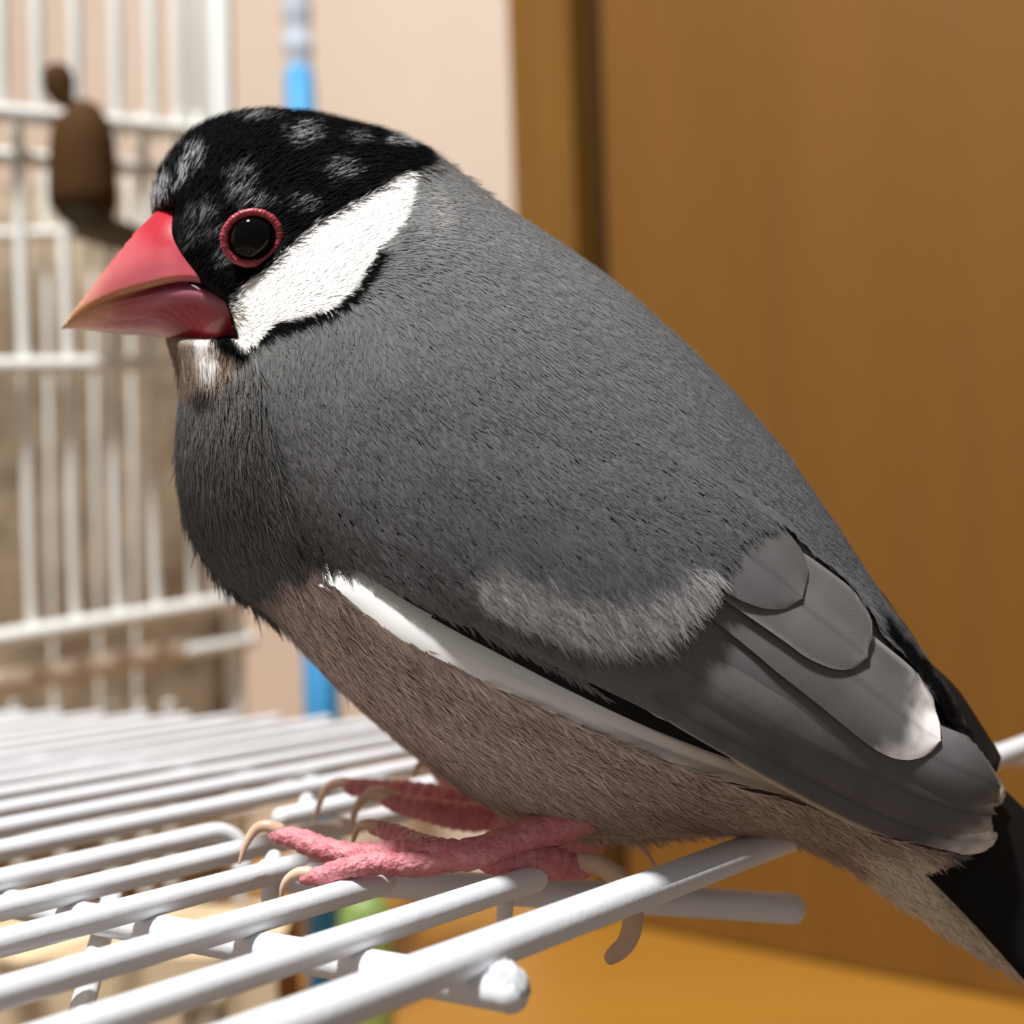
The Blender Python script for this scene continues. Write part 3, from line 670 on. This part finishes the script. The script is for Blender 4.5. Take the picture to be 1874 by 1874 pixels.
def mandible(name, poly, lower):
    a, b, rm, Fm = grid_patch(poly, 3.0)
    # place by photo px on the surface
    x, y = a.copy(), b.copy()
    for _ in range(10):
        s = (DBK-hbeak(x, y))/DBK; x = .4*x+.6*(C0+(a-C0)*s); y = .4*y+.6*(C0+(b-C0)*s)
    h = hbeak(x, y); dg = pdist(GAPE, a, b)
    h = h*(1-(0.10 if lower else 0.03)*np.exp(-(dg/(14 if lower else 5))**2))+(0.0 if lower else 0.015)*np.exp(-(dg/16)**2)
    outer = (pdist(cul[:-8], a, b) < 2.2) if not lower else ((pdist(bot_, a, b) < 2.4) & (a < 305))
    h = np.where(outer & rm, 0, h)
    Pn = np.stack([(x-C0)*K, (C0-y)*K, DBK-h], -1); Pf = Pn.copy(); Pf[:, 2] = DBK+h
    sh = outer & rm; fi = np.where(sh, np.arange(len(a)), len(a)+np.arange(len(a)))
    c = beak_col(a, b, lower)
    return add(name, np.vstack([Pn, Pf]), np.vstack([Fm, fi[Fm][:, ::-1]]), M_beak, bird, colors=np.vstack([c, c]))
ub = mandible('upper_beak', P_up, False); lb = mandible('lower_beak', P_lo, True)
x, y = np.array([317.]), np.array([438.]); hN = hbeak(x*0.99, y)[0]
nc = ray(317, 438)*(D-hN-0.02)
V, F = tube(np.array([nc+np.array([-0.025, 0.05, 0.02]), nc, nc+np.array([0.03, -0.05, 0.02])]), [0.03, 0.04, 0.03], 10); add('nostril', V, F, mat('nostril_red', (120, 22, 30), 0.5, 0.3), ub, root=bird)

# ------------------------------------------------------------------ legs and claws
M_leg = mat('leg_skin', (206, 116, 124), 0.42, 0.45, noise=(700, (222, 146, 150), 0.18), bump=(1500, 0.6), sss=0.05)
M_claw = mat('claw', (224, 198, 172), 0.35, 0.5, noise=(300, (206, 168, 142), 0.2), sss=0.1)
def toe(pts, rad, n=46, rings=14, amp=0.10):
    """pts: 3-D; rad px-free cm list; ring-shaped scales along the toe"""
    P = spline(np.array(pts), n); t = np.linspace(0, 1, n); R = np.interp(t, np.linspace(0, 1, len(rad)), rad)
    saw = (t*rings) % 1.0
    return tube(P, R*(1+amp*(saw-0.5)*1.6), 14)
def claw(pts, r0, leg, n=24):
    P = spline(np.array(pts), n); t = np.linspace(0, 1, n); V, F = tube(P, r0*(1-0.82*t**1.3), 10)
    return add('claw', V, F, M_claw, leg, root=bird)
g = lambda u, v, off=0.25: on_grid(u, v, off)
zz = lambda u, v, z: ray(u, v)*z
zn = lambda u, v, z: ray(u, v)*(z+0.6)
# near leg: shin, three front toes, hind toe
k0 = g(868, 1566, 0.30)
shin = toe([zn(1130, 1440, 15.3), zn(1050, 1500, 14.95), zn(960, 1532, 14.75), zn(890, 1556, 14.6), zn(845, 1564, 14.55)], [0.26, 0.235, 0.20, 0.19, 0.17], 40, 6, 0.05)
zf = 14.55
t1 = toe([zn(905, 1560, zf), zn(840, 1566, zf), zn(760, 1560, 14.75), zn(680, 1566, 14.9), zn(600, 1556, 15.1), zn(545, 1536, 15.25), zn(502, 1528, 15.3)], [0.15, 0.175, 0.175, 0.15, 0.135, 0.145, 0.10], 60, 16)
t2 = toe([zn(840, 1572, zf), zn(760, 1582, zf), zn(690, 1580, zf), zn(630, 1590, 14.5), zn(590, 1602, 14.5), zn(556, 1606, 14.5)], [0.13, 0.14, 0.13, 0.12, 0.12, 0.085], 50, 13)
t3 = toe([zn(820, 1556, zf+.15), zn(770, 1545, 15.1), zn(730, 1530, 15.5), zn(698, 1518, 15.7), zn(682, 1516, 15.75)], [0.12, 0.12, 0.12, 0.12, 0.08], 36, 9)
t4 = toe([zn(880, 1572, 14.6), zn(930, 1582, 14.65), zn(985, 1578, 14.7), zn(1035, 1584, 14.75), zn(1072, 1590, 14.8)], [0.12, 0.16, 0.185, 0.18, 0.12], 44, 10)
V, F = join([shin, t1, t2, t3, t4]); leg = tag(add('leg', V, F, M_leg, bird), 'pink scaly near leg gripping the hinge bar')
claw([zn(512, 1520, 15.3), zn(490, 1512, 15.3), zn(468, 1518, 15.3), zn(450, 1545, 15.25), zn(438, 1580, 15.2)], 0.085, leg)
claw([zn(566, 1598, 14.5), zn(546, 1598, 14.5), zn(528, 1608, 14.5), zn(517, 1626, 14.5), zn(514, 1650, 14.5)], 0.075, leg)
claw([zn(694, 1512, 15.7), zn(672, 1508, 15.75), zn(655, 1516, 15.8), zn(647, 1536, 15.8), zn(645, 1552, 15.8)], 0.075, leg)
P_ = [zn(1062, 1578, 14.75), zn(1098, 1584, 14.7), zn(1130, 1606, 14.65), zn(1152, 1640, 14.6), zn(1158, 1686, 14.5), zn(1146, 1726, 14.5), zn(1116, 1754, 14.5)]
S_ = spline(np.array(P_), 30); V, F = tube(S_, np.interp(np.linspace(0, 1, 30), [0, .5, .95, 1], [0.11, 0.125, 0.10, 0.075]), 10); add('claw', V, F, M_claw, leg, root=bird)
# far leg
shin = toe([zz(1010, 1450, 18.2), zz(960, 1490, 18.3), zz(905, 1495, 18.4), zz(860, 1482, 18.5)], [0.24, 0.22, 0.2, 0.18], 30, 5, 0.05)
f1 = toe([zz(880, 1488, 18.5), zz(820, 1466, 18.6), zz(750, 1452, 18.8), zz(690, 1446, 19.0), zz(640, 1440, 19.1)], [0.2, 0.2, 0.17, 0.15, 0.12], 46, 12)
f2 = toe([zz(880, 1496, 18.3), zz(830, 1492, 18.2), zz(780, 1482, 18.1), zz(735, 1472, 18.1), zz(705, 1462, 18.1)], [0.2, 0.19, 0.16, 0.14, 0.1], 40, 10)
f3 = toe([zz(870, 1480, 18.6), zz(845, 1448, 18.9), zz(820, 1424, 19.2), zz(798, 1404, 19.4)], [0.2, 0.19, 0.16, 0.12], 36, 9)
f4 = toe([zz(950, 1510, 18.3), zz(1000, 1530, 18.2), zz(1050, 1545, 18.1), zz(1092, 1548, 18.0)], [0.16, 0.18, 0.18, 0.13], 36, 8)
V, F = join([shin, f1, f2, f3, f4]); leg2 = tag(add('leg', V, F, M_leg, bird), 'dark red far leg in the shade of the belly')
claw([zz(650, 1438, 19.1), zz(622, 1432, 19.1), zz(598, 1442, 19.1), zz(584, 1472, 19.0), zz(575, 1508, 19.0)], 0.09, leg2)
claw([zz(716, 1462, 18.1), zz(690, 1450, 18.1), zz(664, 1462, 18.1), zz(648, 1490, 18.1), zz(645, 1528, 18.1)], 0.095, leg2)
claw([zz(806, 1408, 19.4), zz(786, 1396, 19.4), zz(766, 1400, 19.4), zz(756, 1424, 19.4)], 0.085, leg2)
claw([zz(1082, 1542, 18.0), zz(1120, 1530, 17.9), zz(1160, 1540, 17.8), zz(1190, 1572, 17.7), zz(1205, 1605, 17.6)], 0.09, leg2)

# ------------------------------------------------------------------ fine plumage: tens of thousands of barb blades lying along the body
FLOW = np.array([(290, 350, .35, -.94), (330, 270, .62, -.78), (420, 215, .93, -.36), (520, 205, 1, .02), (640, 228, .95, .3), (780, 285, .85, .5), (400, 380, .75, -.66), (380, 460, .85, -.5), (560, 320, .95, -.2),
    (600, 480, .85, -.5), (480, 570, .8, -.6), (700, 380, .86, -.35), (800, 380, .9, .1), (900, 420, .82, .55), (1100, 560, .75, .66), (1300, 760, .68, .73), (1500, 1000, .6, .8), (1640, 1180, .6, .8), (1700, 1300, .65, .76),
    (320, 650, .25, .97), (380, 650, .2, .98), (345, 760, -.05, 1), (335, 880, .12, .99), (370, 1000, .4, .92), (450, 1080, .62, .79), (560, 1180, .74, .67), (440, 720, .1, .99), (480, 640, .25, .97), (560, 640, .1, .99), (640, 620, .15, .98),
    (450, 860, .35, .94), (560, 800, .5, .87), (700, 760, .6, .8), (800, 620, .6, .8), (900, 800, .7, .7), (750, 950, .75, .66), (950, 1020, .72, .7), (1150, 1080, .6, .8), (1200, 950, .75, .66), (700, 1180, .8, .6), (900, 1320, .82, .57),
    (1100, 1430, .86, .5), (1300, 1480, .93, .36), (1500, 1520, .88, .46), (1700, 1650, .82, .57), (1900, 1780, .78, .62)], float)
def flow(u, v):
    d = (u[:, None]-FLOW[:, 0])**2+(v[:, None]-FLOW[:, 1])**2
    w = 1/(d+900)**1.6; x = (w*FLOW[:, 2]).sum(1); y = (w*FLOW[:, 3]).sum(1); L = np.hypot(x, y)+1e-9
    return x/L, y/L
FE = [closed([(1180, 1180), (1330, 1000), (1400, 960), (1480, 1010), (1640, 1200), (1700, 1290), (1790, 1440), (1790, 1560), (1650, 1510), (1330, 1392), (1100, 1262), (1060, 1175), (1180, 1175), (1290, 1125)], 100),
      np.array([(590, 1030), (660, 1030), (860, 1132), (1080, 1250), (1330, 1385), (1560, 1476), (1560, 1500), (1330, 1420), (1100, 1320), (900, 1225), (740, 1140)], float)]
lx, ly = np.meshgrid(8*np.arange(240)+4.0, 8*np.arange(240)+4.0)
LG = smooth(np.maximum(np.maximum(wing_off(lx, ly)+0.004, FH), 0), 1)   # lift of whatever lies on the body, per 8 px cell of the near side
def lift_at(u, v):
    x = np.clip(u/8-.5, 0, 238.9); y = np.clip(v/8-.5, 0, 238.9); i, j = x.astype(int), y.astype(int); a, b = x-i, y-j
    return (LG[j, i]*(1-a)+LG[j, i+1]*a)*(1-b)+(LG[j+1, i]*(1-a)+LG[j+1, i+1]*a)*b
def strands(n, side, seed):
    r = np.random.default_rng(seed)
    area = np.sqrt(1+np.minimum(Hx**2+Hy**2, 20))*msk
    pr = (area/area.sum()).ravel(); idx = r.choice(pr.size, n, p=pr)
    u = gu.ravel()[idx]+r.uniform(-GS/2, GS/2, n); v = gv.ravel()[idx]+r.uniform(-GS/2, GS/2, n)
    P0_, _ = base3(u, v, side); pu, pv = proj(P0_)
    keep = np.ones(n, bool)
    if side < 0:
        for f in FE: keep &= ~inside(f, pu, pv)
    keep &= ~((pu < 330) & (sdf(BK, pu, pv) > 22)) | (pv > 600)
    keep &= np.hypot((pu-463)*0.92, (pv-437)) > 50
    keep &= ~((sdf(P_up, pu, pv) > -2) | (sdf(P_lo, pu, pv) > -2))
    keep &= ~((pu > 1735) & (pv < 1560))
    u, v, pu, pv = u[keep], v[keep], pu[keep], pv[keep]; n = len(u)
    dx, dy = flow(pu, pv)
    a = r.normal(0, 0.12, n); dx, dy = dx*np.cos(a)-dy*np.sin(a), dx*np.sin(a)+dy*np.cos(a)
    wig = r.normal(0, 0.10, n)
    head = sdf(P_cap, pu, pv) > -5; cheek = sdf(P_cheek, pu, pv) > 0
    breast = (pu < 480+0.2*(pv-700)) & (pv > 640)
    belly = sdf(P_belly, pu, pv) > 0
    L = np.where(head, 30, np.where(cheek, 20, np.where(breast, 62, np.where(belly, 52, 28))))*r.uniform(.65, 1.3, n)
    wd = np.where(cheek, 2.6, 1)*np.where(head, 1.5, np.where(breast, 1.9, np.where(belly, 1.9, 1.5)))*r.uniform(.7, 1.4, n)*K
    lift0 = np.zeros(n)
    cov = closed([(880, 1000), (1000, 960), (1290, 1040), (1310, 1085), (1240, 1145), (1120, 1172), (960, 1130), (870, 1080)], 50)
    onc = (side < 0) & inside(cov, pu, pv); L = np.where(onc, 46, L)
    low = (side < 0) & (sdf(P_wing, pu, pv) > 0) & (pdist(L_low, pu, pv) < 46); L = np.where(low, np.minimum(L, 22), L)
    tipl = np.where(breast | belly, .035, np.where(cheek, .005, np.where(head, .045, .008)))*r.uniform(.4, 1.5, n)
    K_ = 4; t = np.linspace(0, 1, K_); st_ = r.random(n)
    jit = np.clip(r.normal(1, np.where(cheek, 0.03, np.where(breast, .24, np.where(belly, .20, .065))), n), .45, 1.75)
    V, N, Cc = [], [], []
    dark = (jit < 1)
    for k in range(K_):
        uu = u+L*t[k]*(dx-wig*t[k]*dy); vv = v+L*t[k]*(dy+wig*t[k]*dx)
        if side < 0:
            q0, _ = base3(uu, vv, side); qu, qv = proj(q0); lk = lift_at(qu, qv); lk = np.where(lk > 0.001, lk+0.006, 0); lift0 = lk if k == 0 else np.maximum(lk, lift0*0.97)
        P, nn = base3(uu, vv, side, lift0+0.004+tipl*t[k]**1.5)
        pu2, pv2 = proj(P)
        T = np.stack([dx, -dy, np.zeros(n)], -1); T -= (T*nn).sum(1)[:, None]*nn; T /= np.linalg.norm(T, axis=1)[:, None]+1e-9
        S = np.cross(nn, T); w = (wd*(1-t[k]**2*0.85))[:, None]
        tilt = r.normal(0, .0, n)
        nm = nn+S*((st_-.5)*np.where(breast | belly | head, .8, .22))[:, None]+T*(0.18*(st_[::-1]-.5))[:, None]; nm /= np.linalg.norm(nm, axis=1)[:, None]
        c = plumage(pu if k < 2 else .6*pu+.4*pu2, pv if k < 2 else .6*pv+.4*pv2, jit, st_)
        if side < 0: # pale frosting on the coverts' tips
            fr = onc*sstep(74, 18, pdist(np.array(tips, float), pu2, pv2)+30*(vnoise(pu, pv, 16)-.5))*st_
            c = mixc(c, lin((222, 219, 217)), np.clip(fr*1.0, 0, 1))
        V += [P-S*w, P+S*w]; N += [nm, nm]; Cc += [c, c]
    V = np.stack(V, 1).reshape(-1, 3); N = np.stack(N, 1).reshape(-1, 3); Cc = np.stack(Cc, 1).reshape(-1, 3)
    b = (np.arange(n)*2*K_)[:, None]
    F = np.vstack([b+np.array([2*k, 2*k+1, 2*k+3, 2*k+2]) for k in range(K_-1)])
    return V, N, Cc, F
s1 = strands(95000, -1, 11); s2 = strands(16000, 1, 12)
off = len(s1[0])
o = add('plumage', np.vstack([s1[0], s2[0]]), np.vstack([s1[3], s2[3]+off]), M_fluff, bird, colors=np.vstack([s1[2], s2[2]]), normals=np.vstack([s1[1], s2[1]]))
tag(o, 'soft fine body feathers', kind='stuff')
